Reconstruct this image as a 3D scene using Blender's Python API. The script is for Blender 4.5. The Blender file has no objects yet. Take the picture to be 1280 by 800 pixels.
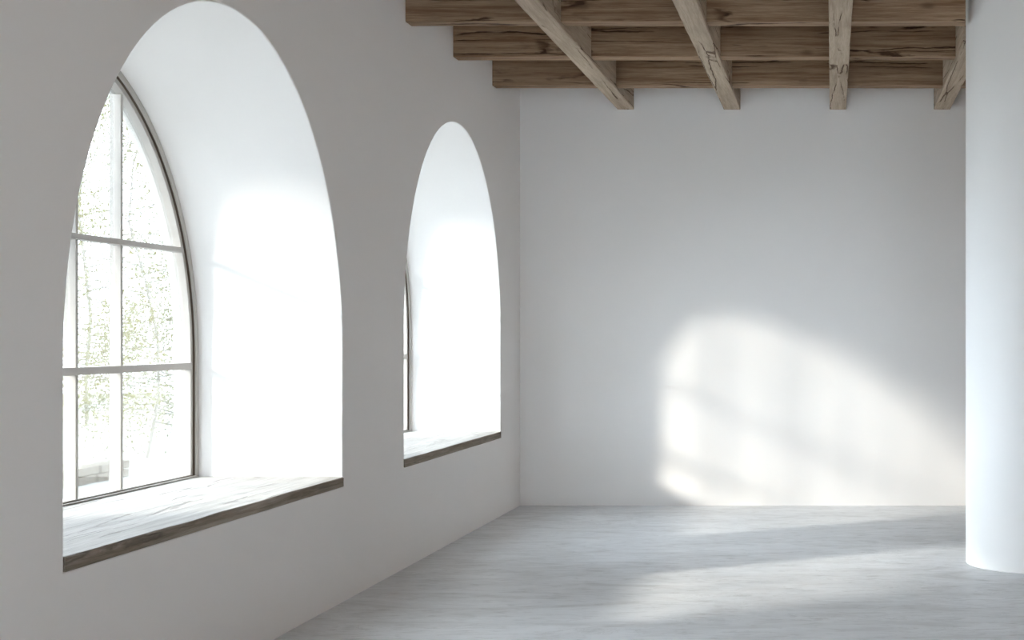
import bpy, bmesh, math, random
from mathutils import Vector, noise

# ---------------------------------------------------------------- scale
W = 2.7                      # distance from the eye to the left wall, metres; lengths below are in W
F = 1900.0                   # focal length in pixels of a 1280 px frame
FLOOR = -0.5436
BACK = 4.872
RIGHT = 1.7
REAR = -1.2
CEIL = 0.877
REVEAL = 0.294               # depth from the wall face to the window frame
OUTER = 0.345                # full wall thickness
random.seed(7)
COL = bpy.context.scene.collection

def V(x, y, z): return Vector((x * W, y * W, (z - FLOOR) * W))
def V_rear(x, y, z): return V(y, REAR + (x + 1.0), z)      # the same wall coordinates, turned onto the rear wall

# ---------------------------------------------------------------- object helpers
def tag(o, label=None, cat=None, group=None, kind=None):
    if label: o['label'] = label
    if cat: o['category'] = cat
    if group: o['group'] = group
    if kind: o['kind'] = kind
    return o

def empty(name, loc):
    o = bpy.data.objects.new(name, None)
    o.empty_display_size = 0.2
    o.location = loc
    COL.objects.link(o)
    return o

def link(name, bm, mat, parent=None, origin=None, smooth=False, bevel=0.0):
    """bm is in world coordinates; the object gets its origin at `origin`."""
    origin = Vector(origin) if origin is not None else Vector((0, 0, 0))
    bmesh.ops.recalc_face_normals(bm, faces=bm.faces[:])
    bmesh.ops.translate(bm, verts=bm.verts[:], vec=-origin)
    me = bpy.data.meshes.new(name)
    bm.to_mesh(me); bm.free()
    if smooth:
        for p in me.polygons: p.use_smooth = True
    for m in (mat if isinstance(mat, (list, tuple)) else [mat]): me.materials.append(m)
    o = bpy.data.objects.new(name, me)
    COL.objects.link(o)
    if parent is not None:
        o.parent = parent
        o.location = origin - parent.location
    else:
        o.location = origin
    if smooth:
        try: me.set_sharp_from_angle(angle=math.radians(35))
        except Exception: pass
    if bevel:
        b = o.modifiers.new('Bevel', 'BEVEL'); b.width = bevel; b.segments = 3; b.limit_method = 'ANGLE'
        b.angle_limit = math.radians(40)
    return o

def add_box(bm, a, b):
    x0, y0, z0 = a; x1, y1, z1 = b
    v = [bm.verts.new(p) for p in ((x0,y0,z0),(x1,y0,z0),(x1,y1,z0),(x0,y1,z0),(x0,y0,z1),(x1,y0,z1),(x1,y1,z1),(x0,y1,z1))]
    for f in ((0,3,2,1),(4,5,6,7),(0,1,5,4),(1,2,6,5),(2,3,7,6),(3,0,4,7)):
        bm.faces.new([v[i] for i in f])

def add_tube(bm, pts, radii, n=6):
    rings = []
    for i, p in enumerate(pts):
        d = (pts[min(i+1, len(pts)-1)] - pts[max(i-1, 0)]).normalized()
        a = d.orthogonal().normalized(); b = d.cross(a)
        rings.append([bm.verts.new(p + (a*math.cos(2*math.pi*k/n) + b*math.sin(2*math.pi*k/n))*radii[i]) for k in range(n)])
    for r, s in zip(rings, rings[1:]):
        for k in range(n):
            bm.faces.new((r[k], r[(k+1)%n], s[(k+1)%n], s[k]))
    bm.faces.new(rings[0][::-1]); bm.faces.new(rings[-1])

# ---------------------------------------------------------------- materials
class NT:
    def __init__(self, name):
        self.m = bpy.data.materials.new(name); self.m.use_nodes = True
        self.t = self.m.node_tree; self.t.nodes.clear()
        self.out = self.t.nodes.new('ShaderNodeOutputMaterial')
    def n(self, kind, **kw):
        nd = self.t.nodes.new(kind)
        for k, v in kw.items():
            if k in nd.inputs: nd.inputs[k].default_value = v
            else: setattr(nd, k, v)
        return nd
    def l(self, a, b): self.t.links.new(a, b)
    def ramp(self, src, stops):
        r = self.n('ShaderNodeValToRGB')
        el = r.color_ramp.elements
        while len(el) < len(stops): el.new(0.5)
        for e, (p, c) in zip(el, stops):
            e.position = p; e.color = c if len(c) == 4 else (*c, 1)
        self.l(src, r.inputs[0]); return r.outputs[0]
    def math(self, op, a, b=None, c=None):
        nd = self.n('ShaderNodeMath', operation=op)
        for i, v in enumerate((a, b, c)):
            if v is None: continue
            if isinstance(v, (int, float)): nd.inputs[i].default_value = v
            else: self.l(v, nd.inputs[i])
        return nd.outputs[0]
    def mix(self, f, a, b, mode='MIX'):
        nd = self.n('ShaderNodeMix', data_type='RGBA', blend_type=mode)
        for i, v in ((0, f), (6, a), (7, b)):
            if isinstance(v, (int, float)): nd.inputs[i].default_value = v
            elif isinstance(v, tuple): nd.inputs[i].default_value = (*v, 1)
            else: self.l(v, nd.inputs[i])
        return nd.outputs[2]
    def bsdf(self, color, rough, normal=None, spec=0.3):
        b = self.n('ShaderNodeBsdfPrincipled')
        for k, v in (('Base Color', color), ('Roughness', rough)):
            if isinstance(v, tuple): b.inputs[k].default_value = (*v, 1)
            elif isinstance(v, (int, float)): b.inputs[k].default_value = v
            else: self.l(v, b.inputs[k])
        b.inputs['Specular IOR Level'].default_value = spec
        if normal is not None: self.l(normal, b.inputs['Normal'])
        self.l(b.outputs[0], self.out.inputs[0]); return b
    def bump(self, h, strength, dist):
        b = self.n('ShaderNodeBump', Strength=strength, Distance=dist)
        self.l(h, b.inputs['Height']); return b.outputs[0]
    def coords(self, scale):
        tc = self.n('ShaderNodeTexCoord'); mp = self.n('ShaderNodeMapping'); mp.inputs['Scale'].default_value = scale
        oi = self.n('ShaderNodeObjectInfo')
        add = self.n('ShaderNodeVectorMath', operation='ADD')
        sc = self.n('ShaderNodeVectorMath', operation='SCALE'); sc.inputs[3].default_value = 0.37
        self.l(oi.outputs['Location'], sc.inputs[0])
        self.l(tc.outputs['Object'], add.inputs[0]); self.l(sc.outputs[0], add.inputs[1])
        self.l(add.outputs[0], mp.inputs[0]); return mp.outputs[0]
    def noise(self, vec, scale, detail=4, rough=0.5, dist=0.0):
        n = self.n('ShaderNodeTexNoise', Scale=scale, Detail=detail, Roughness=rough, Distortion=dist)
        self.l(vec, n.inputs['Vector']); return n.outputs['Fac']

def plaster(name, col):
    t = NT(name); v = t.coords((1, 1, 1))
    big = t.noise(v, 0.9, 3, 0.5); fine = t.noise(v, 45, 4, 0.6)
    c = t.mix(t.math('MULTIPLY', big, 0.5), tuple(x*1.02 for x in col), tuple(x*0.96 for x in col))
    t.bsdf(c, 0.85, t.bump(fine, 0.12, 0.001), 0.15)
    return t.m

def timber(name, axis, light, dark, crackcol, crack=1.0, rough=0.75):
    """weathered sawn timber, grain along `axis` (0 x, 1 y)"""
    t = NT(name)
    s = [22.0, 22.0, 22.0]; s[axis] = 0.9
    v = t.coords(tuple(s))
    s2 = [9.0, 9.0, 9.0]; s2[axis] = 0.35
    vc = t.coords(tuple(s2))
    sk = [2.2, 2.2, 2.2]; sk[axis] = 0.9
    vk = t.coords(tuple(sk))
    grain = t.noise(v, 1.3, 8, 0.72, 0.25)
    fib = t.noise(v, 7.0, 4, 0.7, 0.2)
    tone = t.noise(vk, 1.1, 3, 0.55)
    base = t.mix(t.ramp(grain, ((0.36, (0,0,0)), (0.62, (1,1,1)))), dark, light)
    base = t.mix(t.math('MULTIPLY', t.ramp(fib, ((0.35, (1,1,1)), (0.55, (0,0,0)))), 0.35), base, tuple(x*0.75 for x in dark))
    base = t.mix(0.5, base, t.ramp(tone, ((0.3, (0.72,0.68,0.64)), (0.7, (1.12,1.1,1.08)))), 'MULTIPLY')
    # long shakes: edges of long stretched cells, bent a little and broken up by a mask
    bend = t.n('ShaderNodeVectorMath', operation='SCALE'); bend.inputs[3].default_value = 0.5
    bn = t.n('ShaderNodeTexNoise', Scale=1.3, Detail=5, Roughness=0.6); t.l(vk, bn.inputs['Vector']); t.l(bn.outputs['Color'], bend.inputs[0])
    ba = t.n('ShaderNodeVectorMath', operation='ADD'); t.l(vc, ba.inputs[0]); t.l(bend.outputs[0], ba.inputs[1])
    ve = t.n('ShaderNodeTexVoronoi', Scale=1.0, feature='DISTANCE_TO_EDGE'); t.l(ba.outputs[0], ve.inputs['Vector'])
    line = t.ramp(ve.outputs['Distance'], ((0.008, (1,1,1)), (0.030, (0,0,0))))
    mask = t.ramp(t.noise(vk, 1.9, 3, 0.6), ((0.46, (0,0,0)), (0.54, (1,1,1))))
    ck = t.math('MULTIPLY', t.math('MULTIPLY', line, mask), crack)
    # knots
    vo = t.n('ShaderNodeTexVoronoi', Scale=1.6); t.l(vk, vo.inputs['Vector'])
    kn = t.ramp(vo.outputs['Distance'], ((0.03, (1,1,1)), (0.09, (0,0,0))))
    base = t.mix(t.math('MULTIPLY', kn, 0.6), base, tuple(x*0.5 for x in dark))
    col = t.mix(ck, base, crackcol)
    h = t.math('SUBTRACT', t.math('MULTIPLY', t.math('ADD', grain, t.math('MULTIPLY', fib, 0.5)), 0.5), t.math('MULTIPLY', ck, 1.5))
    t.bsdf(col, rough, t.bump(h, 0.6, 0.006), 0.2)
    return t.m

def painted(name, col, rough=0.5):
    t = NT(name); v = t.coords((1, 1, 1))
    c = t.mix(t.noise(v, 12, 3), tuple(x*0.94 for x in col), col)
    t.bsdf(c, rough, None, 0.35); return t.m

def concrete():
    t = NT('polished_concrete'); v = t.coords((1, 1, 1)); vs = t.coords((0.55, 1.5, 1))
    a = t.noise(v, 0.8, 6, 0.62, 0.5); b = t.noise(vs, 2.2, 7, 0.68, 1.2); c = t.noise(vs, 11, 6, 0.7, 0.8)
    col = t.ramp(a, ((0.3, (0.675,0.69,0.715)), (0.7, (0.77,0.785,0.81))))
    col = t.mix(0.75, col, t.ramp(b, ((0.32, (0.72,0.71,0.70)), (0.5, (0.98,0.98,0.98)), (0.72, (1.12,1.12,1.12)))), 'MULTIPLY')
    col = t.mix(0.7, col, t.ramp(c, ((0.30, (0.70,0.69,0.68)), (0.48, (1,1,1)))), 'MULTIPLY')
    vein = t.ramp(t.math('ABSOLUTE', t.math('SUBTRACT', b, 0.52)), ((0.0, (1,1,1)), (0.012, (0,0,0))))
    col = t.mix(t.math('MULTIPLY', t.math('MULTIPLY', vein, t.ramp(a, ((0.45, (0,0,0)), (0.6, (1,1,1))))), 0.35), col, (0.34,0.335,0.33))
    rough = t.ramp(c, ((0.3, (0.52,)*3), (0.7, (0.38,)*3)))
    h = t.math('ADD', t.math('MULTIPLY', b, 1.0), t.math('MULTIPLY', c, 0.35))
    t.bsdf(col, rough, t.bump(h, 0.4, 0.006), 0.4)
    return t.m

def glass():
    t = NT('clear_glass')
    tr = t.n('ShaderNodeBsdfTransparent'); tr.inputs[0].default_value = (0.97, 0.985, 0.98, 1)
    gl = t.n('ShaderNodeBsdfGlossy'); gl.inputs['Roughness'].default_value = 0.02
    fr = t.n('ShaderNodeFresnel', IOR=1.45)
    mx = t.n('ShaderNodeMixShader')
    t.l(t.math('MULTIPLY', fr.outputs[0], 0.6), mx.inputs[0]); t.l(tr.outputs[0], mx.inputs[1]); t.l(gl.outputs[0], mx.inputs[2])
    t.l(mx.outputs[0], t.out.inputs[0]); return t.m

def leafy(name, a, b):
    t = NT(name); v = t.coords((1, 1, 1))
    c = t.ramp(t.noise(v, 3.5, 2), ((0.35, a), (0.65, b)))
    d = t.n('ShaderNodeBsdfDiffuse'); tl = t.n('ShaderNodeBsdfTranslucent'); mx = t.n('ShaderNodeMixShader'); mx.inputs[0].default_value = 0.35
    t.l(c, d.inputs[0]); t.l(c, tl.inputs[0]); t.l(d.outputs[0], mx.inputs[1]); t.l(tl.outputs[0], mx.inputs[2])
    t.l(mx.outputs[0], t.out.inputs[0]); return t.m

M_WALL = plaster('white_plaster', (0.88, 0.86, 0.848))
M_COLUMN = plaster('white_column_plaster', (0.88, 0.875, 0.87))
M_TAN = plaster('tan_plaster', (0.50, 0.40, 0.335))  # unseen side wall, toned tan to cut and warm the bounce light
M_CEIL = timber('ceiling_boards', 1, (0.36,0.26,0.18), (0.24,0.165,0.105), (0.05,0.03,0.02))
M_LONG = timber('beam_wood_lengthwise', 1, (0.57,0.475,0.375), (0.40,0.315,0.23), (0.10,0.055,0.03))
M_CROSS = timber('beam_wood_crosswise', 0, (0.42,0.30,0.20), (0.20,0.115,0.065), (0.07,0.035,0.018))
M_SILL = timber('sill_wood', 1, (0.42,0.37,0.315), (0.19,0.155,0.12), (0.08,0.06,0.045), 0.55)
M_SILLTOP = timber('lit_sill_top_wood', 1, (0.55,0.54,0.525), (0.40,0.385,0.37), (0.25,0.23,0.21), 0.6)  # same sill wood made paler, daylight on the top put into its colour
M_FRAME = painted('frame_paint', (0.52, 0.495, 0.47))
M_SEAL = painted('dark_seal', (0.10, 0.075, 0.055), 0.7)
M_GLASS = glass()
M_FLOOR = concrete()
M_LEAF = leafy('olive_leaves', (0.085,0.079,0.003), (0.16,0.147,0.020))
M_LEAF2 = leafy('grey_leaves', (0.07,0.068,0.014), (0.135,0.13,0.05))
M_DARKLEAF = leafy('evergreen_leaves', (0.07,0.09,0.04), (0.11,0.13,0.06))
M_BARK = painted('bark', (0.18, 0.165, 0.145), 0.9)
M_STONE = painted('garden_wall_stone', (0.075, 0.062, 0.047), 0.9)
M_GROUND = painted('pale_gravel', (0.19, 0.188, 0.175), 0.9)

# ---------------------------------------------------------------- windows in the left wall
SILL_TOP, SILL_BOT = -0.287, -0.308
# (y of centre, half width, spring height, rise)
def win(y0, y1, z0, rise): return dict(y0=y0, y1=y1, c=(y0+y1)/2, h=(y1-y0)/2, z0=z0, r=rise)
WINS = [win(F*1.0411e-3, F*1.6353e-3, -0.025, 0.5715), win(F*1.869e-3, F*2.4155e-3, 0.02, 0.5485)]
PITCH = 1.31
for k in (1, 2):  # unseen windows added towards the front to let in more daylight
    w = WINS[0]; WINS.append(win(w['y0']-PITCH*k, w['y1']-PITCH*k, w['z0'], w['r']))
NARC = 56
def arch(w, off=0.0, drop=0.0):
    """points (y, z) from the foot of the left jamb over the arch to the foot of the right jamb, inset by off"""
    h, r, z0 = w['h']-off, w['r']-off, w['z0']-drop
    return [(w['c'] - h*math.cos(math.pi*i/NARC), z0 + r*math.sin(math.pi*i/NARC)) for i in range(NARC+1)]

def arched_wall(name, label, wins, start, end, V):
    bm = bmesh.new()
    vc = {}
    def vert(x, y, z):
        k = (round(x, 5), round(y, 5), round(z, 5))
        if k not in vc: vc[k] = bm.verts.new(V(x, y, z))
        return vc[k]
    def face(*p): 
        vs = []
        for q in p:
            v = vert(*q)
            if v not in vs: vs.append(v)
        if len(vs) > 2:
            try: bm.faces.new(vs)
            except ValueError: pass
    ws = sorted(wins, key=lambda w: w['y0'])
    for x in (-1.0, -1.0-OUTER):
        dr = 0.0 if x == -1.0 else 0.02
        ys = [start[dr > 0]] + sum([[w['y0'], w['y1']] for w in ws], []) + [end[dr > 0]]
        zs = [FLOOR, SILL_BOT, None, CEIL]
        for i in range(0, len(ys), 2):            # piers
            a, b = ys[i], ys[i+1]
            zl = ws[i//2-1]['z0']-dr if i > 0 else None
            zr = ws[i//2]['z0']-dr if i//2 < len(ws) else None
            left = [(x, a, FLOOR)] + ([(x, a, SILL_BOT), (x, a, zl)] if zl is not None else []) + [(x, a, CEIL)]
            right = [(x, b, FLOOR)] + ([(x, b, SILL_BOT), (x, b, zr)] if zr is not None else []) + [(x, b, CEIL)]
            face(*left, *right[::-1])
        for w in ws:
            face((x, w['y0'], FLOOR), (x, w['y1'], FLOOR), (x, w['y1'], SILL_BOT), (x, w['y0'], SILL_BOT))
            pts = arch(w, 0, dr)
            for (ya, za), (yb, zb) in zip(pts, pts[1:]):
                face((x, ya, za), (x, yb, zb), (x, yb, CEIL), (x, ya, CEIL))
    for w in ws:                                   # reveals
        A = [(w['y0'], SILL_BOT)] + arch(w) + [(w['y1'], SILL_BOT)]
        B = [(w['y0'], SILL_BOT)] + arch(w, 0, 0.02) + [(w['y1'], SILL_BOT)]
        n = len(A)
        for i in range(n):
            j = (i+1) % n
            face((-1.0, *A[i]), (-1.0, *A[j]), (-1.0-OUTER, *B[j]), (-1.0-OUTER, *B[i]))
    o = link(name, bm, M_WALL, smooth=True, bevel=0.006)
    tag(o, label, 'wall', kind='structure')
arched_wall('wall_left', 'white plaster wall with a row of deep arched window openings', WINS, (REAR, REAR-OUTER), (BACK, BACK+OUTER), V)
REAR_FILL_WINS = [win(-0.90, 0.05, -0.02, 0.55), win(0.25, 1.20, -0.02, 0.55)]  # unseen windows added in the rear wall to light the far end
arched_wall('wall_rear', 'white plaster wall at the front end of the room with two arched windows added for fill light', REAR_FILL_WINS, (-1.0, -1.0), (RIGHT, RIGHT), V_rear)

def ring(bm, w, off0, off1, x0, x1, foot, rail, V):
    """solid arched ring between inset off0 and off1, from x0 to x1 (in W), closed by a bottom rail"""
    def loop(off, z):
        return [(w['y0']+off, z)] + arch(w, off, 0.017) + [(w['y1']-off, z)]
    lo, li = loop(off0, foot), loop(off1, foot + rail)
    n = len(lo)
    vv = {}
    for tag_, x in ((0, x0), (1, x1)):
        for tg, lp in ((0, lo), (1, li)):
            vv[tag_, tg] = [bm.verts.new(V(x, *p)) for p in lp]
    for i in range(n):
        j = (i+1) % n
        for a, b in (((0,0),(0,1)), ((0,1),(1,1)), ((1,1),(1,0)), ((1,0),(0,0))):
            bm.faces.new((vv[a][i], vv[a][j], vv[b][j], vv[b][i]))

def arch_z(w, y, off):
    h, r = w['h']-off, w['r']-off
    t = (y-w['c'])/h
    return w['z0']-0.017 + r*math.sqrt(max(0.0, 1-t*t))

BARS = (0.172, -0.061)
LABELS = {1: 'large arched window nearer the front with white glazing bars and trees outside',
          2: 'smaller looking arched window nearest the back corner',
          3: 'unseen arched window added for daylight, just before the large one', 4: 'unseen arched window added for daylight, second before the large one', 5: 'unseen arched window added for fill light in the rear wall, nearer the window wall',
          6: 'unseen arched window added for fill light in the rear wall, farther from the window wall'}
def build_window(i, w, V):
    xr = -1.0-(0.270 if i == 2 else REVEAL)          # the back window sits a little nearer the room
    root = empty('window_%d' % i, V(xr, w['c'], SILL_BOT))
    tag(root, LABELS[i], 'window', kind='structure')
    org = root.location
    foot = SILL_TOP + 0.0005
    bm = bmesh.new()
    ring(bm, w, 0.0004, 0.0115, xr, xr-0.032, foot, 0.0026, V)
    ring(bm, w, 0.0128, 0.0225, xr-0.007, xr-0.028, foot+0.0035, 0.0018, V)
    link('window_frame', bm, M_FRAME, root, org, bevel=0.003)
    bm = bmesh.new(); ring(bm, w, 0.0113, 0.0130, xr-0.0035, xr-0.026, foot+0.0024, 0.0013, V)
    tag(link('seal', bm, M_SEAL, root, org), 'dark seal between the two frame rings')
    inner = 0.0222
    # mullions sit where the photograph shows them, mirrored about the centre line
    for t in (-0.44, -0.146, 0.146, 0.44):
        y = w['c'] + t*w['h']
        zt = min(arch_z(w, y-0.004, inner), arch_z(w, y+0.004, inner)) - 0.0005
        bm = bmesh.new()
        a, b = V(xr-0.031, y-0.0042, SILL_TOP+0.0056), V(xr-0.0095, y+0.0042, zt)
        add_box(bm, a, b)
        link('mullion', bm, M_FRAME, root, org, bevel=0.003)
    for z, th in zip(BARS, (0.0052, 0.0068)):
        z += 0.0
        tt = lambda zz: math.sqrt(max(0, 1-((max(zz - (w['z0']-0.017), 0))/(w['r']-inner))**2))
        hw = min(tt(z-th), tt(z+th))*(w['h']-inner) - 0.0005
        bm = bmesh.new()
        add_box(bm, V(xr-0.024, w['c']-hw, z-th), V(xr-0.005, w['c']+hw, z+th))
        link('transom', bm, M_FRAME, root, org, bevel=0.003)
    bm = bmesh.new()
    pts = [(w['y0']+inner, SILL_TOP+0.0056)] + arch(w, inner, 0.017) + [(w['y1']-inner, SILL_TOP+0.0056)]
    x = xr-0.020
    bm.faces.new([bm.verts.new(V(x, *p)) for p in pts])
    r = bmesh.ops.extrude_face_region(bm, geom=bm.faces[:])
    bmesh.ops.translate(bm, verts=[v for v in r['geom'] if isinstance(v, bmesh.types.BMVert)], vec=V(-0.0015, 0, 0)-V(0, 0, 0))
    link('glass_pane', bm, M_GLASS, root, org)
    # sill board: a thick worn plank, slightly wavy on its front edge
    bm = bmesh.new()
    ny = 60; nose = 0.003
    rows = []
    for k in range(ny+1):
        y = w['y0']+0.0006 + (w['y1']-w['y0']-0.0012)*k/ny
        wob = lambda s, a: a*(noise.noise(Vector((y*7+s, s*3.1, i)))-0.4)
        top = SILL_TOP + min(0, wob(1, 0.0016)); bot = SILL_BOT + 0.0006
        xf = -1.0 + nose + wob(5, 0.002)
        rows.append([bm.verts.new(V(*p)) for p in ((xr-0.034, y, SILL_TOP-0.0005), (xf-0.02, y, SILL_TOP-0.0005), (xf-0.002, y, top-0.0004), (xf, y, top-0.0024),
                     (xf+wob(9, 0.001), y, bot+0.010), (xf, y, bot), (xr-0.034, y, bot))])
    for a, b in zip(rows, rows[1:]):
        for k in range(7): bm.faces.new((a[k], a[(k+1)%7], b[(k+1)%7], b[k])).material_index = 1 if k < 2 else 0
    bm.faces.new(rows[0]); bm.faces.new(rows[-1][::-1])
    tag(link('window_sill', bm, [M_SILL, M_SILLTOP], root, org, smooth=True), 'thick worn wooden sill board, daylight painted pale on top, with a grey brown front edge')
    return root
for i, w in enumerate(WINS): build_window(i+1, w, V)
for i, w in enumerate(REAR_FILL_WINS): build_window(i+1+len(WINS), w, V_rear)

# ---------------------------------------------------------------- the rest of the room shell
def slab(name, a, b, mat, label, cat):
    bm = bmesh.new(); add_box(bm, V(*a), V(*b))
    return tag(link(name, bm, mat), label, cat, kind='structure')
TH = 0.1
slab('floor', (-1.0-OUTER, REAR-OUTER, FLOOR-TH), (RIGHT+TH, BACK+TH, FLOOR), M_FLOOR, 'pale grey polished concrete floor with faint streaks', 'floor')
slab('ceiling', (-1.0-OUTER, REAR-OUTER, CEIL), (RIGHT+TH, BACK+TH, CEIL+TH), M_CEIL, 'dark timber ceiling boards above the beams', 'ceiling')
slab('wall_back', (-1.0, BACK, FLOOR), (RIGHT+TH, BACK+TH, CEIL), M_WALL, 'plain white plaster wall at the far end catching sunlight', 'wall')
slab('wall_right', (RIGHT, REAR-OUTER, FLOOR), (RIGHT+TH, BACK, CEIL), M_TAN, 'unseen side wall beyond the round column, toned tan to temper bounce light', 'wall')
slab('sky_blocker', (-1.0-OUTER-0.55, 1.815, FLOOR-0.05), (-1.0-OUTER, 1.955, 0.80), M_STONE, 'added unseen block outside the window wall, shading the large window reveal', 'sky_blocker')  # added unseen block, cuts sky light on the large window's reveal

# round column
CX, CY, CR = 0.5065, 3.645, 0.185
bm = bmesh.new()
prof = [(CR-0.0015, FLOOR), (CR, FLOOR+0.0015), (CR, CEIL)]
N = 128
rings = [[bm.verts.new(V(CX + r*math.cos(2*math.pi*k/N), CY + r*math.sin(2*math.pi*k/N), z)) for k in range(N)] for r, z in prof]
for a, b in zip(rings, rings[1:]):
    for k in range(N): bm.faces.new((a[k], a[(k+1)%N], b[(k+1)%N], b[k]))
bm.faces.new(rings[0][::-1]); bm.faces.new(rings[-1])
tag(link('column', bm, M_COLUMN, origin=V(CX, CY, FLOOR), smooth=True), 'thick smooth round white column standing at the right', 'column', kind='structure')

# ---------------------------------------------------------------- ceiling beams
ZC, ZL = 0.737, 0.7256          # undersides of cross and long beams
BW = 0.054
CROSS = [(3.563, 3.619), (4.012, 4.068), (4.474, 4.526)]
def hewn(bm, axis, stations, c0, c1, seed, skew=0.0):
    """loft a hewn timber: stations = [(s, bottom, top)], across from c0 to c1; worn arrises, slightly uneven faces"""
    rows = []
    for s, zb, zt in stations:
        nz = lambda k, f=9.0: noise.noise(Vector((s*f, k*7.7+seed*3.3, seed)))
        chip = lambda k: 0.0018 + 0.0012*nz(k, 14) + max(0, noise.noise(Vector((s*30, k*5.1, seed+9)))-0.25)*0.012
        lo = min((zt-zb)*0.4, 1)
        e1, e2 = min(chip(1), lo), min(chip(2), lo)
        a = c0 + 0.0006*(1+nz(3)); b = c1 - 0.0006*(1+nz(4))
        zb2 = zb + 0.0012*abs(nz(5, 5))
        ring_ = [(a, zt), (a, zb2+e1), (a+e1*0.45, zb2+e1*0.35), (a+e1, zb2), ((a+b)/2, zb2-0.0006*abs(nz(6))), (b-e2, zb2), (b-e2*0.45, zb2+e2*0.35), (b, zb2+e2), (b, zt)]
        rows.append([bm.verts.new(V(c, s, z) if axis == 1 else V(s + (skew*(c-c0) if s == stations[-1][0] else 0), c, z)) for c, z in ring_])
    n = len(rows[0])
    for r, q in zip(rows, rows[1:]):
        for k in range(n): bm.faces.new((r[k], r[(k+1)%n], q[(k+1)%n], q[k]))
    bm.faces.new(rows[0][::-1]); bm.faces.new(rows[-1])

def lerp(a, b, n): return [a+(b-a)*i/n for i in range(n+1)]
LX = [-0.6615, -0.3205, 0.0190, 0.3525]
LONG_LABELS = ['long ceiling beam nearest the arched windows', 'second long ceiling beam counting from the window wall',
               'long ceiling beam in the middle, running straight towards the viewer', 'short split long beam running into the white column']
for k, x in enumerate(LX):
    y_start = REAR+0.001 if k < 3 else CY + math.sqrt(CR**2-(CX-x-BW/2)**2) - 0.002
    st = []; cur = y_start
    for (a, b) in CROSS:
        if b < y_start: continue
        n = max(4, int((a-cur)/0.02))
        st += [(s, ZL, CEIL-0.001) for s in lerp(cur, a-0.0012, n)]
        st += [(s, ZL, ZC-0.0008) for s in lerp(a-0.0008, b+0.0008, 4)]
        cur = b+0.0012
    st += [(s, ZL, CEIL-0.001) for s in lerp(cur, BACK, 24)]
    bm = bmesh.new(); hewn(bm, 1, st, x-BW/2, x+BW/2, k+1)
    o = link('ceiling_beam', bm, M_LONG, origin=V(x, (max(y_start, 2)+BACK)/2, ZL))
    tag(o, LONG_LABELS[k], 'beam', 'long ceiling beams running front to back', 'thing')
CROSS_LABELS = ['frontmost of the three cross beams, just below the top of the view', 'middle one of the three dark cross beams', 'rearmost cross beam, nearest the back wall']
for k, (a, b) in enumerate(CROSS):
    end = RIGHT if k else 0.0876*a
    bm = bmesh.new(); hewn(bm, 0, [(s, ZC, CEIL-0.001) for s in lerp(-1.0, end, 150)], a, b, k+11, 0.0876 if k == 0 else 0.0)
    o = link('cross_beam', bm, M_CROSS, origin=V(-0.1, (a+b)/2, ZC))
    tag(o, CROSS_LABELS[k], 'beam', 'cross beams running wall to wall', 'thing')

# ---------------------------------------------------------------- the garden outside
GZ = FLOOR-0.06
slabz = bmesh.new(); add_box(slabz, V(-14, -8, GZ-0.1), V(-1.0-OUTER-0.001, 16, GZ))
tag(link('ground', slabz, M_GROUND), 'pale sunlit ground outside the windows', 'ground', kind='structure')

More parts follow.
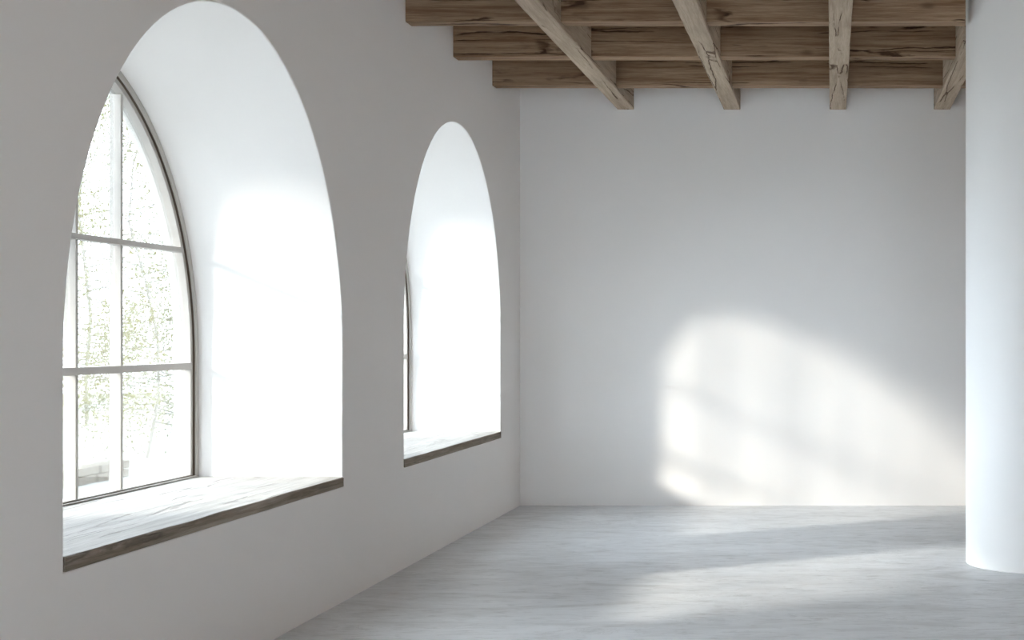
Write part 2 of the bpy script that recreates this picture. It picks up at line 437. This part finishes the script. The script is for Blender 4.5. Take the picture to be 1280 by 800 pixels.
def tree(name, x, y, height, crown_r, n_branch, leaves, leaf, mat, label, cat='tree', low=0.25, seed=1, spread=0.09, group=None, lean=0.0, girth=0.016, bush=0.25):
    rnd = random.Random(seed)
    base = V(x, y, GZ)
    root = empty(name, base); tag(root, label, cat, group)
    H = height*W; R = crown_r*W
    bm = bmesh.new()
    trunk = [base + Vector((lean*H*(i/10)**2 + 0.05*H*noise.noise(Vector((i*.35, seed, 0))), 0.05*H*noise.noise(Vector((i*.35, seed, 5))), H*0.97*i/10)) for i in range(11)]
    trunk[0] = base.copy()
    r0 = girth*H
    add_tube(bm, trunk, [r0*(1-0.92*i/10) for i in range(11)], 8)
    tips = []
    for b in range(n_branch):
        f = low + (0.95-low)*((b+rnd.random())/n_branch)**(1.1 if bush > 0.3 else 1.0)
        q = f*10; i = min(int(q), 9); p = trunk[i].lerp(trunk[i+1], q-i)
        ang = b*2.4 + rnd.uniform(-.5, .5)
        prof_ = math.sin(math.pi*min(1, max(0.08, (f-low)/(1.02-low)))**0.75)
        L = R*(max(0.25, bush)+(1-max(0.25, bush))*prof_)*rnd.uniform(0.75, 1.1)
        d = Vector((math.cos(ang), math.sin(ang), rnd.uniform(0.1, 0.6) - (0.5*(0.45-f)/0.45 if bush > 0.3 and f < 0.45 else 0))).normalized()
        pts = [p]
        for s in range(1, 6):
            d = (d + Vector((rnd.uniform(-.2,.2), rnd.uniform(-.2,.2), rnd.uniform(-.15,.12)))).normalized()
            pts.append(pts[-1] + d*L/5)
        rb = r0*(1-0.9*f)*0.45
        add_tube(bm, pts, [max(0.003, rb*(1-0.17*s)) for s in range(6)], 5)
        for s in range(2, 6): tips.append((pts[s], d))
        for tw in range(3):
            s = rnd.randint(2, 4); dd = (d + Vector((rnd.uniform(-1,1), rnd.uniform(-1,1), rnd.uniform(-.4,.6)))).normalized()
            tp = [pts[s], pts[s]+dd*L*.18, pts[s]+dd*L*.36+Vector((0,0,-.03*L))]
            add_tube(bm, tp, [max(.002, rb*.35), max(.002, rb*.25), .002], 4)
            tips += [(tp[1], dd), (tp[2], dd)]
    link('trunk', bm, M_BARK, root, base, smooth=True)
    bm = bmesh.new()
    for k in range(leaves):
        c, d = rnd.choice(tips)
        p = c + Vector((rnd.gauss(0,1), rnd.gauss(0,1), rnd.gauss(0,1)))*spread*W
        if p.z < base.z + 0.05: continue
        u = Vector((rnd.gauss(0,1), rnd.gauss(0,1), rnd.gauss(0,1))).normalized(); v = u.orthogonal().normalized()
        s = leaf*rnd.uniform(.6, 1.3)
        n_ = u.cross(v)*s*0.15
        a_, b_, c_, d_ = p-u*s, p+v*s*.55+n_, p+u*s, p-v*s*.55+n_
        bm.faces.new([bm.verts.new(q) for q in (a_, b_, c_, d_)])
    link('foliage', bm, mat, root, base)
    return root

tree('tree', -3.40, 7.55, 3.0, 0.74, 150, 52000, 0.019, M_LEAF, 'slender tree with pale olive leaves, behind the right panes of the large window', low=0.06, seed=3, spread=0.08, girth=0.003, bush=0.6)
tree('tree', -5.0, 10.2, 3.7, 0.95, 150, 50000, 0.025, M_LEAF2, 'greyer tree farther out, behind the middle panes of the large window', low=0.08, seed=8, spread=0.10, girth=0.004, bush=0.6)
tree('bush', -3.5, 6.3, 0.95, 0.34, 30, 3000, 0.032, M_LEAF2, 'loose grey green bush behind the lower left panes of the large window', 'bush', low=0.05, seed=5, spread=0.05)

# low garden wall of stacked stones
bm = bmesh.new(); rnd = random.Random(4)
y = 5.72
while y < 6.52:
    L = rnd.uniform(0.05, 0.11)
    for zc in range(2):
        x0 = -3.12 + rnd.uniform(-.008, .008)
        add_box(bm, V(x0, y+0.02*zc, GZ+0.036*zc), V(x0+0.09, y+L-0.004+0.02*zc, GZ+0.036*(zc+1)-0.003))
    y += L
tag(link('garden_wall', bm, M_STONE, origin=V(-3.1, 6.2, GZ), bevel=0.01), 'low brown garden wall seen through the bottom panes of the large window', 'wall', kind='thing')

# unseen trees that stand in the path of the sun
SD = Vector((1.60, 1.0, -0.70))
def upsun(y, z, s): return (-1.0-REVEAL-SD.x*s, y-SD.y*s, z-SD.z*s)
x, y, z = upsun(1.78, 0.1, 2.2)
tree('sun_blocker_tree', x, y, 3.4, 0.36, 150, 16000, 0.09, M_DARKLEAF, 'tall dense evergreen, added unseen to block the sun', low=0.05, seed=12, spread=0.06)  # unseen blocker added to narrow the sun band on the floor
x, y, z = upsun(2.36, 0.1, 1.2)
tree('tree', x, y, 2.7, 0.46, 90, 11000, 0.08, M_DARKLEAF, 'round crowned tree, added unseen to keep sun off the column', low=0.605, seed=31, spread=0.06)  # unseen blocker added to keep direct sun off the column
x, y, z = upsun(3.95, 0.1, 3.2)
tree('tree', x, y, 4.4, 1.15, 44, 3600, 0.085, M_DARKLEAF, 'open branched tree standing up the garden', low=0.35, seed=21, spread=0.055)

# ---------------------------------------------------------------- light
sun = bpy.data.lights.new('sun', 'SUN'); sun.energy = 5.0; sun.angle = math.radians(4.2); sun.color = (1.0, 0.945, 0.85)
so = bpy.data.objects.new('sun', sun); COL.objects.link(so)
so.location = (-12, -6, 9)
so.rotation_euler = SD.to_track_quat('-Z', 'Y').to_euler()

wd = bpy.data.worlds.new('sky'); bpy.context.scene.world = wd; wd.use_nodes = True
bg = wd.node_tree.nodes['Background']; bg.inputs[0].default_value = (0.80, 0.895, 1.0, 1); bg.inputs[1].default_value = 9.5

# ---------------------------------------------------------------- camera
cam = bpy.data.cameras.new('camera'); co = bpy.data.objects.new('camera', cam); COL.objects.link(co)
co.location = V(0, 0, 0); co.rotation_euler = (math.radians(90), 0, 0)
cam.sensor_fit = 'HORIZONTAL'; cam.sensor_width = 36; cam.lens = 36*F/1280
cam.shift_x = -400/1280; cam.shift_y = 20/1280
cam.clip_end = 200
sc = bpy.context.scene
sc.camera = co
sc.view_settings.view_transform = 'Standard'; sc.view_settings.look = 'None'
sc.view_settings.exposure = 0.52; sc.view_settings.gamma = 1.0; sc.view_settings.use_curve_mapping = False
sc.cycles.max_bounces = 14; sc.cycles.diffuse_bounces = 10; sc.cycles.transparent_max_bounces = 16
sc.cycles.use_denoising = True
